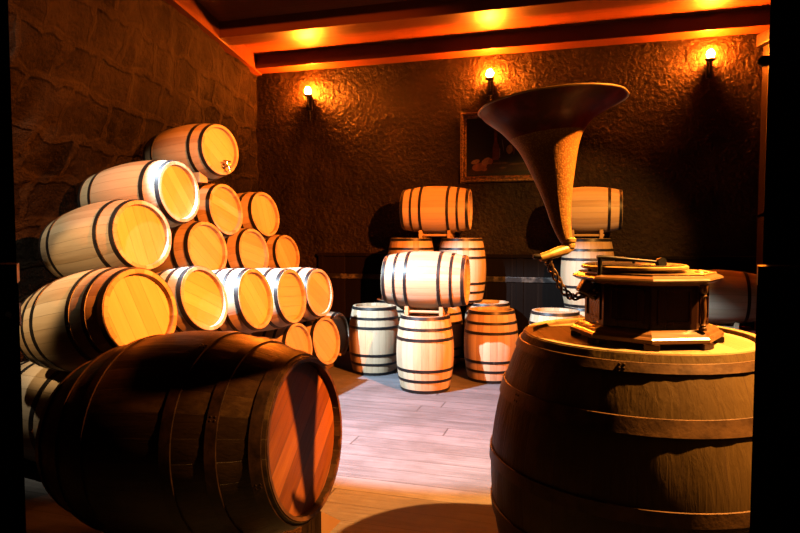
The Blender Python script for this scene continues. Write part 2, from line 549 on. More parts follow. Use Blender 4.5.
def barrel_parts(root, rh, rb, L, hoops, ms, mh, mhoop, mrim=None, count=24, hw=.036, ht=.004, wall=.028, rec=.042, spin_head=0., bung=False, chime=.0):
    """a barrel along local Z, centred on the origin"""
    bm = bmesh.new()
    n = count * 3
    rows = 22
    groove = [1., 1., 1.]
    prof = [(prof_r(i / rows, rh, rb), -L/2 + L * i / rows) for i in range(rows + 1)]
    def fn(k, r, z): return 1 - (.004 if k % 3 == 0 else 0)
    outer = prof
    inner_top = [(rh - wall, L/2), (rh - wall - .006, L/2 - rec)]
    inner_bot = [(rh - wall - .006, -L/2 + rec), (rh - wall, -L/2)]
    lathe(bm, inner_bot + outer + inner_top, n, fn=fn)
    mesh_obj('staves', bm, ms, root, smooth=35)
    for s in (1, -1):
        bm = bmesh.new()
        rr = rh - wall - .002
        zz = L/2 - rec * .8
        lathe(bm, [(0, zz), (rr*.55, zz), (rr, zz), (rr, zz - .03), (0, zz - .03)], 48, M=Matrix.Rotation(0 if s > 0 else PI, 4, 'X'))
        o = mesh_obj('barrel_head', bm, mh, root, smooth=35)
        if spin_head:
            o.rotation_euler = (0, 0, spin_head)
    if mrim:
        for s in (1, -1):
            bm = bmesh.new()
            lathe(bm, [(rh - wall - .001, s*(L/2 - rec*.9)), (rh - wall - .001, s*(L/2 + .004)), (rh - .008, s*(L/2 + .005)), (rh - .004, s*(L/2 - .004))], 64)
            mesh_obj('chime', bm, mrim, root, smooth=35)
    for t, wd in hoops:
        bm = bmesh.new()
        h0 = max(-.5 + .004, t - wd/2/L); h1 = min(.5 - .003, t + wd/2/L)
        z0, z1 = h0*L, h1*L
        r0, r1 = prof_r(h0 + .5, rh, rb) + .0008, prof_r(h1 + .5, rh, rb) + .0008
        lathe(bm, [(r0, z0), (r0 + ht, z0 + .001), (r1 + ht, z1 - .001), (r1, z1)], 64, close=True)
        # riveted lap
        for da in (0., .05):
            for zz in (.3, .7):
                a = 1.9 + t*5 + da * .3 / rh
                r = r0*(1-zz) + r1*zz + ht
                Mx = frame((math.cos(a), math.sin(a), 0), loc=(r*math.cos(a), r*math.sin(a), z0*(1-zz) + z1*zz))
                lathe(bm, [(.006, -.001), (.006, .001), (.003, .003), (0, .0035)], 8, M=Mx)
        mesh_obj('hoop', bm, mhoop, root, smooth=35)
    if bung:
        bm = bmesh.new()
        lathe(bm, [(.03, -.01), (.03, .012), (.0, .013)], 16, M=Matrix.Translation((0, 0, 0)) @ frame((0, 1, 0), up=(0, 0, 1), loc=(0, rb, 0)))
        mesh_obj('bung', bm, mrim or ms, root)

H4 = [(s*a, w) for s in (1, -1) for a, w in ((.478, .040), (.315, .036))]
H6 = [(s*a, w) for s in (1, -1) for a, w in ((.478, .036), (.345, .032), (.205, .034))]
def six(L): return [(s*a, w) for s in (1, -1) for a, w in ((.475, .036), (.34, .030), (.20, .034))]

proto4 = thing('wine_barrel', 'x', 'barrel')
barrel_parts(proto4, RH, RB, BL, H4, M_oak, M_oakhead, M_hoop)
proto6 = thing('wine_barrel', 'x', 'barrel')
barrel_parts(proto6, RH, RB, BL, six(BL), M_oak, M_oakhead, M_hoop)
UL = .82
protoU = thing('wine_barrel', 'x', 'barrel')
barrel_parts(protoU, .262, .315, UL, [(s*a, w) for s in (1, -1) for a, w in ((.478, .036), (.335, .030), (.20, .032))], M_oak, M_oakhead, M_hoop)
used = {}
def place(proto, M, label, group, scale=1.):
    if proto.name not in used:
        used[proto.name] = 1
        o = proto
    else:
        o = copy_tree(proto)
    o.matrix_basis = M @ Matrix.Scale(scale, 4)
    o['label'] = label
    o['group'] = group
    return o

def axis(yaw, pit):
    y, p = math.radians(yaw), math.radians(pit)
    return Vector((math.cos(y)*math.cos(p), -math.sin(y)*math.cos(p), math.sin(p)))

G_PILE = 'oak barrels lying in the pile by the stone wall'
PILE = [  # head centre, yaw, pitch, scale, prototype, label
 ((-1.618, 3.892, 1.211), 27.8, 10.7, 1.053, proto6, 'largest looking pale oak barrel of the pile, low at the left with three near hoops'),
 ((-1.469, 4.682, 1.214), 22.5, 16.1, .953, proto6, 'oak barrel just right of the largest looking one in the pile, partly behind it'),
 ((-1.220, 5.278, 1.147), 19.2, 11.0, .989, proto6, 'middle barrel of the five in the second row up of the pile'),
 ((-1.043, 6.018, 1.094), 20.9, 7.9, 1.0, proto4, 'fourth barrel from the left in the second row up of the pile'),
 ((-.864, 6.720, 1.062), 25.5, 7.4, .985, proto4, 'rightmost barrel of the pile in the second row up, beside the dark wainscot'),
 ((-1.911, 4.649, 1.691), 27.3, 8.5, 1.0, proto4, 'barrel on top of the largest looking barrel, its back end near the stone wall'),
 ((-1.761, 5.724, 1.558), 24.4, 10.1, .982, proto4, 'second barrel from the left in the third row up of the pile'),
 ((-1.560, 6.682, 1.497), 22.6, 9.3, .988, proto4, 'third barrel from the left in the third row up of the pile'),
 ((-1.403, 7.791, 1.437), 25.5, 9.7, .946, proto4, 'rightmost small looking barrel in the third row up of the pile'),
 ((-1.865, 5.310, 2.055), 19.4, 6.4, .993, proto4, 'leftmost barrel of three in the fourth row, white light along its staves'),
 ((-1.729, 6.236, 1.940), 22.5, 8.8, .981, proto4, 'middle barrel of three in the fourth row, directly below the tapped top barrel'),
 ((-1.535, 7.145, 1.922), 24.5, 10.1, .977, proto4, 'rightmost barrel of three in the fourth row, against the brown back wall'),
 ((-1.711, 5.995, 2.500), 28.5, 3.9, .917, proto4, 'topmost barrel of the pile with a steel tap low on its head'),
 ((-1.049, 6.441, .517), 23.1, 8.3, .968, proto6, 'bottom row barrel peeping over the old dark cask, only its head top showing'),
 ((-.827, 7.012, .485), 26.6, 9.0, 1.025, proto6, 'bottom row barrel with a whole head showing at the right foot of the pile'),
 ((-.746, 7.752, .438), 19.8, 6.0, 1.03, proto6, 'shaded lying barrel behind the pile\'s right foot, beside the leftmost upright barrel'),
 ((-1.32, 5.12, .46), 24.0, 7.0, .96, proto4, 'bottom row barrel behind the back end of the old dark cask'),
 ((-1.17, 5.78, .46), 23.0, 7.0, .96, proto4, 'bottom row barrel hidden behind the middle of the old dark cask'),
]
made = []
for k, (c, yw, pt, s, pr, lab) in enumerate(PILE):
    a = axis(yw, pt)
    mid = Vector(c) - a * (BL * s / 2)
    made.append(place(pr, frame(a, loc=mid, spin=[.3, 1.1, .55, 1.5, .9, .2, .75, 1.3, .45, .6, 1.2, .1, .85, .4, .7, 1., .5, .2][k]), lab, G_PILE, s))

def tap_parts(parent, pos, out, up, sc=1.):
    """a small metal tap on a barrel head, in the barrel's own space"""
    bm = bmesh.new()
    M = frame(out, up=up, loc=pos) @ Matrix.Scale(sc, 4)
    def T(*p): return M @ Vector(p)
    tube(bm, [T(0,0,-.02), T(0,0,.07)], [.013*sc]*2, 10)
    lathe(bm, [(0, 0), (.024, 0), (.024, .008), (.013, .012)], 14, M=M)
    tube(bm, [T(0,0,.055), T(0,-.012,.068), T(0,-.05,.072)], [.012*sc, .012*sc, .010*sc], 10)
    tube(bm, [T(0,0,.045), T(0,.035,.045)], [.008*sc]*2, 8)
    tube(bm, [T(-.04,.038,.045), T(.04,.038,.045)], [.008*sc]*2, 8)
    o = mesh_obj('tap', bm, M_steel, parent, smooth=40)
    o['label'] = 'bright steel tap'

def local_up(o):
    return o.matrix_basis.to_3x3().normalized().inverted() @ Vector((0, 0, 1))
top = made[12]
u = local_up(top); u.z = 0; u.normalize()
rt = u.cross(Vector((0, 0, 1)))
tap_parts(top, -u*.165 + rt*.055 + Vector((0, 0, BL/2 - .035)), (0, 0, 1), u, 1.25)

# one bigger cask lying behind the dark one at the left edge
cask = thing('wine_barrel', 'larger pale barrel at the left edge, low behind the old dark cask, head hidden', 'barrel', group=G_PILE)
barrel_parts(cask, .325, .388, 1.06, [(s*a, w) for s in (1, -1) for a, w in ((.478, .045), (.33, .042), (.17, .042))], M_oak, M_oakhead, M_hoop, count=26)
cask.matrix_basis = frame(axis(28, 1.5), loc=(-2.455, 4.53, .392), spin=.4)

# stillage timbers under the bottom row
def timber(t, zt, label):
    o = thing('stillage_beam', label, 'beam', group='timbers under the pile')
    p0 = Vector((-1.32, 5.12, 0)) - axis(24, 0) * (BL * t); p1 = Vector((-.746, 7.752, 0)) - axis(26, 0) * (BL * t)
    d = (p1 - p0).normalized()
    p0 = p0 - d*.25; p1 = p1 + d*.25
    bm = bmesh.new()
    ln = (p1 - p0).length
    box(bm, (0, -.05, 0), (ln, .05, zt), bevel=.006)
    b = mesh_obj('timber', bm, M_timber, o)
    o.location = p0
    o.rotation_euler = (0, 0, math.atan2(d.y, d.x))
timber(.22, .075, 'front floor timber carrying the bottom row of the pile')
timber(.80, .04, 'rear floor timber carrying the bottom row of the pile')
# wedge holding the topmost barrel
w = thing('wooden_wedge', 'small orange lit wooden wedge under the front of the topmost barrel', 'wedge')
bm = bmesh.new()
prism(bm, [(-.05, 0), (.05, 0), (.045, .045), (-.05, .09)], -.04, .04, M=Matrix.Rotation(PI/2, 4, 'X'))
mesh_obj('block', bm, M_cradle, w)
w.location = at(200.5, 182.5, 5.84); w.rotation_euler = (0, 0, math.radians(62))

# upright barrels: (x, y, level, label)
G_MID = 'barrels of the stack in the middle of the room'
G_RIGHT = 'barrels of the stack behind the gramophone'
UP = [
 (.275, 6.77, 0, 'upright white lit barrel standing frontmost in the middle of the floor', G_MID),
 (-.315, 7.62, 0, 'pale upright barrel left of the middle stack, beside the foot of the pile', G_MID),
 (1.065, 7.22, 0, 'orange upright barrel on the floor right of the middle stack, white patch low on it', G_MID),
 (.50, 8.02, 0, 'upright barrel mostly hidden directly behind the frontmost upright barrel', G_MID),
 (1.14, 7.995, 0, 'upright barrel hidden behind the orange floor barrel of the middle stack', G_MID),
 (-.05, 8.36, 0, 'upright barrel hidden behind the leftmost floor barrel of the middle stack', G_MID),
 (.146, 8.12, 1, 'left upright barrel of the two on the second level of the middle stack', G_MID),
 (.80, 8.06, 1, 'right upright barrel of the two on the second level of the middle stack', G_MID),
 (1.78, 7.10, 0, 'upright barrel of which only the white top shows over the big aged cask', G_RIGHT),
 (2.27, 7.52, 0, 'upright barrel hidden on the floor under the stack behind the gramophone', G_RIGHT),
 (2.27, 7.52, 1, 'upright barrel behind the gramophone crank, a lying barrel on its top', G_RIGHT),
]
for k, (x, y, lv, lab, g) in enumerate(UP):
    place(protoU, Matrix.Translation((x, y, UL/2 + .001 + lv * (UL + .001))) @ Matrix.Rotation(.35 + k * 1.7, 4, 'Z'), lab, g)

def cradle(loc, rotz, r, L, hgt, label, width=.15):
    """two saddle blocks under the barrel joined by two rails"""
    o = thing('barrel_cradle', label, 'cradle', loc, rotz, 'wooden cradles under lying barrels')
    xs = L * .21
    for s in (-1, 1):
        bm = bmesh.new()
        arc = []
        for i in range(9):
            yy = width * (1 - 2 * i / 8)
            arc.append((yy, hgt + r - math.sqrt(max(0, r*r - yy*yy)) - .001))
        poly = [(-width - .015, 0), (width + .015, 0), (width + .015, arc[0][1] + .006)] + arc + [(-width - .015, arc[-1][1] + .006)]
        prism(bm, poly, -.02, .02, M=Matrix.Translation((s*xs, 0, 0)) @ Matrix.Rotation(PI/2, 4, 'Z') @ Matrix.Rotation(PI/2, 4, 'X'))
        mesh_obj('saddle', bm, M_cradle, o)
    for s in (-1, 1):
        bm = bmesh.new()
        tube(bm, [(-xs - .03, s*(width - .02), .035), (xs + .03, s*(width - .02), .035)], .016, 10)
        mesh_obj('rail', bm, M_cradle, o, smooth=40)
    return o

LIE = [
 ((.29, 6.79, 0), UL + .002, 13.5, 1.03, 'lying barrel, white lit, cradled on the frontmost upright barrel', G_MID, 'pale wooden cradle between the frontmost upright barrel and the barrel lying on it'),
 ((.475, 8.07, 0), 2*UL + .003, 13, 1.0, 'lying barrel on top of the middle stack, in front of the brown wall', G_MID, 'wooden cradle under the barrel crowning the middle stack'),
 ((2.25, 7.50, 0), 2*UL + .003, 17, .90, 'lying barrel high behind the gramophone horn, on an upright barrel', G_RIGHT, 'wooden cradle on the upright barrel behind the gramophone horn'),
 ((3.55, 6.95, 0), .63, 17, .98, 'lying barrel low at the right behind the gramophone cabinet, above the red cloth', 'barrels of the stack behind the gramophone', 'wooden cradle under the low barrel at the right, standing on the red cloth'),
]
protoL = thing('wine_barrel', 'x', 'barrel')
barrel_parts(protoL, .255, .305, .87, six(.87), M_oak, M_oakhead, M_hoop)
protoR = thing('wine_barrel', 'x', 'barrel')
barrel_parts(protoR, .255, .310, .87, H4, M_oak, M_oakhead, M_hoop)
for k, (p, z, yw, s, lab, g, clab) in enumerate(LIE):
    hg = .055
    pr = protoL if k < 2 else protoR
    rb = (.305 if k < 2 else .310) * s
    a = axis(yw, 0)
    o = place(pr, frame(a, loc=(p[0], p[1], z + hg + rb + .004), spin=.5 + k), lab, g, s)
    tt = .5 + .21
    rc = prof_r(tt, .255*s, rb) + .005
    cradle((p[0], p[1], z + .001), math.radians(-yw), rc, .87*s, hg + (rb - rc) - .006, clab)
    if k == 0:
        u = local_up(o); u.z = 0; u.normalize()
        tap_parts(o, -u*.17 + Vector((0, 0, -BL/2 + .03)), (0, 0, -1), u, 1.1)

# red covered bench under the right hand barrel
t = thing('low_bench', 'low bench under a red cloth at the right, mostly behind the big aged cask', 'bench', (3.5, 6.95, 0), math.radians(-17))
bm = bmesh.new(); box(bm, (-.62, -.5, .57), (.45, .33, .620), bevel=.006); mesh_obj('bench_top', bm, M_dark, t)
for sx in (-.56, .39):
    for sy in (-.44, .27):
        bm = bmesh.new(); box(bm, (sx - .035, sy - .035, 0), (sx + .035, sy + .035, .57), bevel=.004); mesh_obj('leg', bm, M_dark, t)
cl = bmesh.new(); box(cl, (-.63, -.51, .621), (.46, .34, .629)); box(cl, (-.63, -.518, .50), (.46, -.51, .629))
c = mesh_obj('red_cloth', cl, M_red)
c.location = t.location; c.rotation_euler = t.rotation_euler
tag(c, 'red cloth spread over the low bench under the right hand barrel', 'cloth')

# ------------------------------------------------------------------ old dark cask in the left foreground
big = thing('old_cask', 'big old dark brown cask lying in the left foreground, red brown head to the right', 'cask')
KB = .975
BLN = 1.40*KB; BRH = .413*KB; BRB = .578*KB
barrel_parts(big, BRH, BRB, BLN, [(s*a, w) for s in (1, -1) for a, w in ((.47, .05), (.335, .05), (.185, .055))], M_old, M_oldhead, M_oldhoop, M_oldrim, count=30, ht=.007, wall=.024, rec=.045, spin_head=0)
aa = axis(18.98, 5.43)
hc = Vector((0, 0, H)) + (Vector((-.475, 3.17, .648)) - Vector((0, 0, H))) * KB
big.matrix_basis = frame(aa, loc=hc - aa * BLN/2, spin=math.radians(-52))
# chocks that keep it from rolling
def chock(px, label):
    pass
mid = hc - aa*BLN/2
side = Vector((aa.y, -aa.x, 0)).normalized()
for sg, nm in ((1, 'near'), (-1, 'far')):
    o = thing('wooden_chock', '%s wooden chock wedged under the head end of the old dark cask' % nm, 'chock')
    bm = bmesh.new()
    prism(bm, [(-.14, 0), (.12, 0), (-.14, .17)], -.06, .06, M=Matrix.Rotation(PI/2, 4, 'X'))
    mesh_obj('block', bm, M_timber, o)
    p = hc - aa*.12
    q = side * sg
    o.location = (p.x + q.x*.40, p.y + q.y*.40, 0)
    o.rotation_euler = (0, 0, math.atan2(-q.y, -q.x) + PI)

# ------------------------------------------------------------------ big aged cask standing in the right foreground
cx, cy, ct = 1.075, 2.78, 1.25
G = thing('standing_cask', 'big aged golden brown cask standing in the right foreground, carrying the gramophone', 'cask', (cx, cy, 0))
B = bpy.data.objects.new('dummy', None)
hz = [(1.205, .036), (1.005, .062), (.695, .055), (.46, .055), (.22, .055), (.045, .04)]
barrel_parts(G, .51, .655, ct, [((z - ct/2)/ct, w) for z, w in hz], M_gold, M_goldhead, M_rusthoop, M_goldhead, count=26, ht=.007, wall=.04, rec=.018)
for ch in G.children:
    ch.location.z += ct/2
bpy.data.objects.remove(B)

# ------------------------------------------------------------------ gramophone
gx, gy, gz = 1.083, 2.735, ct - .012
GR = thing('gramophone', 'antique gramophone with octagonal wooden cabinet and big flared horn on the standing cask', 'gramophone', (gx, gy, gz))
def octa(ap, rot=0.):
    R_ = ap / math.cos(PI/8)
    return [(R_*math.cos(PI/8 + k*PI/4 + rot), R_*math.sin(PI/8 + k*PI/4 + rot)) for k in range(8)]
orot = math.radians(6)
def octa_stack(bm, lv):
    rings = [[bm.verts.new((x, y, z)) for x, y in octa(ap, orot)] for ap, z in lv]
    for a, b in zip(rings[:-1], rings[1:]):
        for k in range(8): bm.faces.new((a[k], a[(k+1)%8], b[(k+1)%8], b[k]))
    bm.faces.new(rings[0][::-1]); bm.faces.new(rings[-1])
bm = bmesh.new(); octa_stack(bm, [(.284, .022), (.293, .026), (.293, .040), (.286, .047), (.278, .050), (.272, .060), (.262, .066), (.250, .072)])
o = mesh_obj('plinth', bm, M_lid, GR)
for (x, y) in octa(.272, orot):
    bm = bmesh.new()
    ang = math.atan2(y, x)
    box(bm, (-.026, -.030, 0), (.020, .030, .024), M=Matrix.Translation((x, y, 0)) @ Matrix.Rotation(ang, 4, 'Z'), bevel=.003)
    mesh_obj('foot', bm, M_maho, GR)
bm = bmesh.new(); octa_stack(bm, [(.236, .070), (.236, .255), ])
mesh_obj('cabinet', bm, M_maho, GR)
bm = bmesh.new()
P8 = octa(.238, orot)
for k in range(8):
    a, b = Vector(P8[k]).to_3d(), Vector(P8[(k+1)%8]).to_3d()
    m_ = (a + b)/2; d = (b - a).normalized(); nrm = Vector((m_.x, m_.y, 0)).normalized()
    ln = (b - a).length
    Mx = Matrix((d, Vector((0,0,1)), nrm)).transposed().to_4x4(); Mx.translation = m_
    for lo, hi in (((-ln*.36, .095, -.004), (ln*.36, .105, .004)), ((-ln*.36, .225, -.004), (ln*.36, .235, .004)), ((-ln*.36, .095, -.004), (-ln*.32, .235, .004)), ((ln*.32, .095, -.004), (ln*.36, .235, .004))):
        box(bm, lo, hi, M=Mx)
mesh_obj('panel_moulding', bm, M_maho, GR)
for (x, y) in [octa(.262, orot)[k] for k in (2, 6)]:
    bm = bmesh.new()
    lathe(bm, [(0, .072), (.016, .072), (.016, .084), (.010, .088), (.014, .094), (.008, .102), (.010, .125), (.013, .150), (.010, .185), (.007, .205), (.013, .212), (.009, .220), (.015, .228), (.016, .255), (0, .255)], 14, M=Matrix.Translation((x, y, 0)))
    mesh_obj('column', bm, M_lid, GR, smooth=50)
bm = bmesh.new(); octa_stack(bm, [(.250, .252), (.272, .262), (.284, .268), (.288, .275), (.284, .282), (.262, .292), (.262, .298)])
mesh_obj('lid', bm, M_lid, GR)
bm = bmesh.new()
lathe(bm, [(0, .298), (.04, .298), (.04, .306), (.212, .308), (.222, .313), (.222, .322), (.216, .326), (0, .326)], 56, M=Matrix.Translation((-.055, .0, 0)))
mesh_obj('turntable', bm, [M_brass], GR, smooth=35)
bm = bmesh.new()
lathe(bm, [(0, .326), (.205, .326), (.205, .330), (.06, .330), (.058, .331), (0, .331)], 56, M=Matrix.Translation((-.055, .0, 0)))
lathe(bm, [(0, .331), (.006, .331), (.006, .342), (0, .344)], 12, M=Matrix.Translation((-.055, .0, 0)))
mesh_obj('record', bm, M_ebony, GR, smooth=35)
inv = Vector((gx, gy, gz))
def g(px, py, y): return at(px, py, y) - inv
# tone arm lying over the record, on a small post
bm = bmesh.new()
tube(bm, [g(597, 257.5, 2.60), g(604, 257.2, 2.60), g(630, 259.5, 2.60), g(658, 262, 2.60)], [.009, .010, .007, .006], 12)
ta = mesh_obj('tone_arm', bm, M_iron, GR, smooth=40)
bm = bmesh.new()
pq = g(661, 262.5, 2.60)
lathe(bm, [(0, -.012), (.02, -.012), (.022, 0), (.02, .012), (0, .012)], 20, M=frame((.2, -1, .1), loc=pq))
mesh_obj('sound_box', bm, M_iron, ta, smooth=40)
bm = bmesh.new()
pq = g(600, 258, 2.60)
tube(bm, [(pq.x, pq.y, .285), (pq.x, pq.y, pq.z)], .010, 10)
mesh_obj('arm_post', bm, M_iron, GR, smooth=40)
# winding key on the lid
bm = bmesh.new()
pq = g(700, 274, 2.60)
lathe(bm, [(0, 0), (.014, 0), (.016, .012), (.009, .02), (0, .022)], 14, M=Matrix.Translation((pq.x, pq.y, .286)))
tube(bm, [(pq.x - .02, pq.y, .300), (pq.x, pq.y, .306), (pq.x + .03, pq.y, .300)], .006, 8)
mesh_obj('brake_lever', bm, M_brass, GR, smooth=40)

# horn
D = 2.75
spec = [  # px axis, py, radius px, depth
 (567, 243, 6.0), (564.5, 236, 7.5), (561, 222, 10.), (557.8, 200, 14), (554.3, 178, 20), (549.5, 150, 29), (546.5, 136, 37.), (545.5, 125, 46.5), (546.5, 117.5, 57), (548.5, 111.5, 66), (550.5, 107, 71.5), (551.5, 105.5, 73.5)]
K = D / F
FAC = 10
def horn_sections(lo, hi):
    # resample smoothly with Catmull-Rom
    out = []
    S = spec
    for i in range(lo, hi):
        p0, p1, p2, p3 = S[max(0, i-1)], S[i], S[i+1], S[min(len(S)-1, i+2)]
        for q in range(4):
            t = q / 4
            out.append(tuple(.5*((2*b) + (-a + c)*t + (2*a - 5*b + 4*c - d)*t*t + (-a + 3*b - 3*c + d)*t**3) for a, b, c, d in zip(p0, p1, p2, p3)))
    out.append(S[hi])
    return out
def horn_mesh(lo, hi, bmesh_):
    secs = horn_sections(lo, hi)
    rings = []
    for i, (px, py, r) in enumerate(secs):
        # section plane: tilt grows towards the bell (about 5 degrees down to the left)
        c = g(px, py, D + .10 * max(0, (240 - py) / 140))
        w = max(0, min(1, (240 - py) / 140))
        tx = math.radians(15 * (1 - w) * min(1, w*4) * -1 - 4 * w)
        u = Vector((math.cos(tx), 0, -math.sin(tx)))
        v = Vector((0, 1, -.05 * w)).normalized()
        rr = r * K
        ring = []
        nsub = 4
        for k in range(FAC):
            a0 = 2*PI*(k + .18)/FAC; a1 = 2*PI*(k + 1.18)/FAC
            for sidx in range(nsub):
                t = sidx / nsub
                pa = Vector((math.cos(a0), math.sin(a0))); pb = Vector((math.cos(a1), math.sin(a1)))
                lin = pa.lerp(pb, t)
                cirl = lin.normalized()
                bl = lin.lerp(cirl, .55)
                scal = 1 + .035 * w * math.sin(PI * t)      # petals scallop outwards at the rim
                ring.append(bmesh_.verts.new(c + rr * scal * (bl.x * u + bl.y * v)))
        rings.append(ring)
    n = len(rings[0])
    for a, b in zip(rings[:-1], rings[1:]):
        for k in range(n):
            bmesh_.faces.new((a[k], a[(k+1)%n], b[(k+1)%n], b[k]))
    return rings
bm = bmesh.new()
rings = horn_mesh(0, 11, bm)
rim_pts = [v.co.copy() for v in rings[-1]]
bm.faces.ensure_lookup_table()
nf = len(rings[0])
for k, f in enumerate(bm.faces):
    f.material_index = 0 if k // nf < 24 else 1
hr = mesh_obj('horn', bm, [M_throat, M_horn], GR, smooth=14)
sm = hr.modifiers.new('thick', 'SOLIDIFY'); sm.thickness = .003; sm.offset = -1
hr['label'] = 'flared horn, gilt stippled throat and dark red bell'
bm = bmesh.new()
tube(bm, rim_pts + rim_pts[:2], .0045, 8, cap=False)
o = mesh_obj('horn_rim', bm, M_brass, hr, smooth=40); o['label'] = 'thin brass rim'
# brass collar, elbow and bracket
bm = bmesh.new()
p = g(568.5, 241.5, D)
lathe(bm, [(.018, -.03), (.030, -.026), (.030, -.012), (.025, -.008), (.033, .0), (.033, .012), (.024, .018), (.024, .022)], 20, M=Matrix.Translation(p))
mesh_obj('collar', bm, M_brass, GR, smooth=40)
bm = bmesh.new()
tube(bm, [g(571, 241, D + .01), g(570, 247, D), g(566, 249.5, D - .01), g(558, 252, D - .03), g(548, 255.5, D - .05), g(540, 258, D - .06)], [.020, .021, .023, .023, .020, .017], 14)
eb = mesh_obj('elbow', bm, M_brass, GR, smooth=40)
bm = bmesh.new()
tube(bm, [g(543, 256.8, D - .058), g(535, 256.5, D - .065), g(533, 256.5, D - .066)], [.013, .012, .008], 12)
mesh_obj('elbow_end', bm, M_iron, eb, smooth=40)
# ornate twisted bracket from the cabinet to the elbow
bm = bmesh.new()
ctrl = [g(596, 292, D - .08), g(584, 294, D - .03), g(573, 297, D), g(564, 291, D), g(557, 279, D - .01), g(550, 267, D - .03), g(548, 259, D - .045)]
path = []
for i in range(len(ctrl) - 1):
    p0, p1, p2, p3 = ctrl[max(0, i-1)], ctrl[i], ctrl[i+1], ctrl[min(len(ctrl)-1, i+2)]
    for q in range(8):
        t = q / 8
        path.append(.5*((2*p1) + (p2 - p0)*t + (2*p0 - 5*p1 + 4*p2 - p3)*t*t + (3*p1 - p0 - 3*p2 + p3)*t**3))
path.append(ctrl[-1])
for ph in range(3):
    strand = []
    for i, p in enumerate(path):
        t = (path[min(i+1, len(path)-1)] - path[max(i-1, 0)]).normalized()
        a = Vector((0, 1, 0)); a = (a - t*a.dot(t)).normalized(); b = t.cross(a)
        an = i * .42 + ph * 2*PI/3
        strand.append(p + .013*(math.cos(an)*a + math.sin(an)*b))
    tube(bm, strand, .005, 7)
mesh_obj('bracket', bm, M_bronze, GR, smooth=40)
bm = bmesh.new()
tube(bm, [g(590, 268, D - .03), g(588, 285, D - .03), g(584, 296, D - .02)], [.006, .016, .012], 10)
pq = g(590, 290, D - .03)
box(bm, (-.05, -.03, -.03), (.06, .03, .03), M=Matrix.Translation(pq) @ Matrix.Rotation(.5, 4, 'Y'), bevel=.008)
mesh_obj('bracket_base', bm, M_maho, GR)
# little bell shaped needle cup hanging at the left of the bracket
# ------------------------------------------------------------------ wall lamps
M_bulb = mat_emit('lamp_bulb', (1., .165, .008), 4200)
def sconce(px, py, label):
    p = on_wall(px, py, .105)
    o = thing('wall_lamp', label, 'lamp', p, WANG, 'wall lamps on the back wall')
    bm = bmesh.new()
    lathe(bm, [(0, -.045), (.022, -.045), (.040, -.022), (.046, .006), (.038, .036), (.018, .058), (0, .064)], 20)
    b = mesh_obj('bulb', bm, M_bulb, o, smooth=60)
    bm = bmesh.new()
    lathe(bm, [(0, -.115), (.014, -.115), (.016, -.085), (.050, -.072), (.064, -.050), (.062, -.048), (.046, -.064), (0, -.07)], 20)
    mesh_obj('drip_cup', bm, M_iron, o, smooth=40)
    bm = bmesh.new()
    lathe(bm, [(0, -.22), (.012, -.21), (.018, -.18), (.012, -.115), (0, -.115)], 12)
    tube(bm, [(0, 0, -.18), (0, .03, -.22), (0, .055, -.20), (0, .07, -.15)], .010, 8)
    mesh_obj('arm', bm, M_iron, o, smooth=40)
    bm = bmesh.new()
    box(bm, (-.035, .05, -.26), (.035, .085, -.05), bevel=.008)
    mesh_obj('wall_plate', bm, M_iron, o)
    bm = bmesh.new()
    tube(bm, [(0, .06, -.24), (.003, .06, -.40)], .006, 6)
    mesh_obj('cable', bm, M_iron, o, smooth=40)
sconce(311, 93, 'left wall lamp glowing high near the stone corner')
sconce(491, 76, 'middle wall lamp glowing above the framed painting')
sconce(709, 57, 'right wall lamp glowing near the right corner')

# ------------------------------------------------------------------ framed painting
p0 = on_wall(461, 183); 
PW, PH = 1.22, .93
PT = thing('framed_painting', 'framed dark still life painting on the back wall, partly hidden by the horn', 'painting', p0 + WN*.035, WANG)
bm = bmesh.new()
fw = .085
prof = [(0, 0), (0, -.03), (.012, -.045), (.030, -.045), (.045, -.030), (.060, -.034), (.075, -.020), (.085, -.012), (.085, 0)]
def corner(i, d):
    xs = (d, PW - d, PW - d, d)[i]; zs = (d, d, PH - d, PH - d)[i]
    return xs, zs
for i in range(4):
    j = (i + 1) % 4
    rows = []
    for d, y in prof:
        a = corner(i, d); b = corner(j, d)
        rows.append((bm.verts.new((a[0], y + .01, a[1])), bm.verts.new((b[0], y + .01, b[1]))))
    for r0, r1 in zip(rows[:-1], rows[1:]):
        bm.faces.new((r0[0], r0[1], r1[1], r1[0]))
mesh_obj('frame', bm, M_frame, PT)
mats = [mat_plain('paint_dark', (.006, .007, .010)), mat_plain('paint_bread', (.30, .12, .045)), mat_plain('paint_crust', (.42, .24, .10)), mat_plain('paint_amber', (.16, .05, .015)),
        mat_plain('paint_pear', (.38, .25, .05)), mat_plain('paint_plate', (.12, .075, .04)), mat_plain('paint_table', (.035, .018, .009)), mat_plain('paint_glint', (.16, .17, .15))]
bm = bmesh.new()
box(bm, (.07, -.004, .07), (PW - .07, .015, PH - .07), mi=0)
lay = [0]
def blob(cx_, cz_, rx, rz, mi, rot=0, wob=.08, n=20):
    lay[0] += 1
    y = -.0045 - .0003 * lay[0]
    vs = []
    for k in range(n):
        a = 2*PI*k/n
        w_ = 1 + wob * noise.noise(Vector((math.cos(a)*1.5 + cx_*7, math.sin(a)*1.5 + cz_*5, mi)))
        x, z = rx*math.cos(a)*w_, rz*math.sin(a)*w_
        vs.append(bm.verts.new((cx_ + x*math.cos(rot) - z*math.sin(rot), y, cz_ + x*math.sin(rot) + z*math.cos(rot))))
    bm.faces.new(vs).material_index = mi
def pp(px, py): # photo position -> painting plane
    s = PW / 92.
    return (px - 461) * .0135, (183 - py) * .0137
def poly(pts, mi):
    lay[0] += 1
    bm.faces.new([bm.verts.new((pp(*q)[0], -.0045 - .0003*lay[0], pp(*q)[1])) for q in pts]).material_index = mi
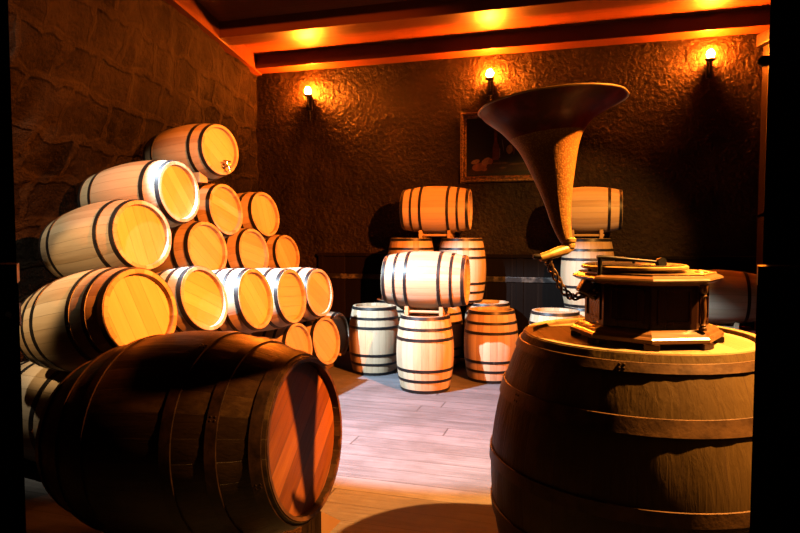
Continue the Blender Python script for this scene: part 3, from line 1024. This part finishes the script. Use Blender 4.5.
poly([(468, 176), (535, 172), (535, 167), (500, 163), (468, 171)], 6)
for (px, py, rx, rz, mi, rot) in ((480, 168, .10, .055, 1, .2), (476, 163, .06, .028, 2, .3), (487, 163, .07, .045, 2, .5), (484, 170, .05, .03, 1, -.2), (491, 163, .03, .04, 1, 0),
        (501, 165, .10, .014, 5, 0), (503, 169.5, .05, .012, 5, 0), (519, 166, .14, .012, 5, .05), (509.5, 152, .042, .060, 4, -.1), (514, 152, .012, .075, 3, -.1), (503, 148, .006, .09, 7, .15)):
    x, z = pp(px, py)
    blob(x, z, rx, rz, mi, rot)
poly([(493, 162), (499, 162), (500, 151), (497.5, 144), (497.5, 130), (494.5, 130), (494.5, 144), (493, 150)], 3)
poly([(499.4, 160), (500.4, 160), (500.6, 151), (499.6, 150)], 7)
mesh_obj('canvas', bm, mats, PT)

# ------------------------------------------------------------------ the half doors the camera looks between
def half_door(name, label, x0, x1, y, ztop, sgn):
    o = thing(name, label, 'door', (0, 0, 0), 0, 'half doors of the doorway')
    xe, xo = (x1, x0) if sgn < 0 else (x0, x1)
    bm = bmesh.new(); prism(bm, [(xo, y), (xe, y), (xe + sgn*.025, y + .035), (xo, y + .035)], .03, ztop - .03); mesh_obj('door_leaf', bm, M_dark, o)
    bm = bmesh.new(); prism(bm, [(xo, y - .012), (xe - sgn*.006, y - .012), (xe + sgn*.025, y + .045), (xo, y + .045)], ztop - .03, ztop); mesh_obj('top_rail', bm, M_dark, o)
    return o
yd = .985
xa = at(22, 400, yd).x
lo = half_door('half_door', 'dark wooden half door at the left edge with an iron strap and bolt', xa - .28, xa, yd, at(10, 264, yd).z, -1)
zs0, zs1 = at(10, 327, yd - .02).z, at(10, 304, yd - .02).z
bm = bmesh.new(); prism(bm, [(xa - .25, yd - .009), (xa + .006, yd - .009), (xa + .004, yd - .001), (xa - .25, yd - .001)], zs0, zs1)
st = mesh_obj('strap', bm, M_iron, lo)
bm = bmesh.new(); pb = at(9, 315, yd - .009)
lathe(bm, [(.006, -.001), (.006, .002), (.003, .005), (0, .0055)], 12, M=frame((0, -1, 0), loc=pb))
mesh_obj('bolt', bm, M_steel, st, smooth=40)
xb = at(753.5, 400, yd).x
ro = half_door('half_door', 'black half door at the right edge, its top at the height of the gramophone', xb, xb + .28, yd, at(760, 266, yd).z, 1)
bm = bmesh.new()
p = at(757, 217, 1.12); q = at(774, 213.5, 1.13)
tube(bm, [p, p.lerp(q, .5) + Vector((0, 0, .003)), q, q + Vector((.06, .0, 0))], [.002, .004, .004, .004], 8)
lt = mesh_obj('latch_lever', bm, M_iron, smooth=40)
tag(lt, 'thin iron latch lever on the right door jamb above the half door', 'latch')
bm = bmesh.new()
pl = at(757, 62, 1.14); pr_ = at(775, 60, 1.14)
tube(bm, [pl, pl.lerp(pr_, .3), pr_, pr_ + Vector((.03, 0, 0))], [.003, .010, .010, .008], 10)
lt = mesh_obj('iron_hook', bm, M_iron, smooth=40)
tag(lt, 'black iron hook high on the right door jamb', 'hook')

# ------------------------------------------------------------------ lights
def spot(name, loc, target, power, col, angle, blend=.25, size=.03):
    L = bpy.data.lights.new(name, 'SPOT')
    L.energy = power; L.color = col; L.spot_size = math.radians(angle); L.spot_blend = blend; L.shadow_soft_size = size
    o = bpy.data.objects.new(name, L); C.objects.link(o)
    o.location = loc
    d = Vector(target) - Vector(loc)
    o.rotation_euler = d.to_track_quat('-Z', 'Y').to_euler()
    return o
WARM = (2.7, 2.15, 3.86)
spot('warm_spotlight_pile', WARM, (-1.35, 6.1, 1.35), 5600, (1., .21, .02), 70, .8, .03)
spot('warm_spotlight_cask', WARM, (1.6, 2.3, .8), 4200, (1., .41, .085), 76, 1., .03)
spot('warm_spotlight_right_stack', WARM, (2.15, 7.5, 1.5), 1700, (1., .37, .06), 30, .6, .03)
spot('white_spotlight_stack', (-2.33, 4.2, 3.95), (.36, 6.1, .22), 3000, (.64, .82, 1.), 51.5, .25, .03)
spot('white_spotlight_pile', (-2.4, 3.3, 3.9), (-2.15, 5.0, 1.6), 210, (1., .84, .6), 58, .5, .03)
spot('white_spotlight_low', (-2.9, 1.9, 3.2), (-2.3, 4.35, 1.25), 330, (1., .62, .27), 22, .4, .03)

W = bpy.data.worlds.new('World'); SC.world = W
W.use_nodes = True
W.node_tree.nodes['Background'].inputs[0].default_value = (.02, .010, .005, 1)
W.node_tree.nodes['Background'].inputs[1].default_value = .12

cam = bpy.data.cameras.new('camera'); co = bpy.data.objects.new('camera', cam); C.objects.link(co)
cam.lens = 28.0; cam.sensor_width = 36; cam.clip_start = .05
co.location = (0, 0, H); co.rotation_euler = (PI/2 - PITCH, 0, 0)
SC.camera = co
SC.view_settings.view_transform = 'Standard'
SC.view_settings.look = 'None'
SC.view_settings.exposure = 1.737
SC.view_settings.gamma = 1
SC.view_settings.use_curve_mapping = False
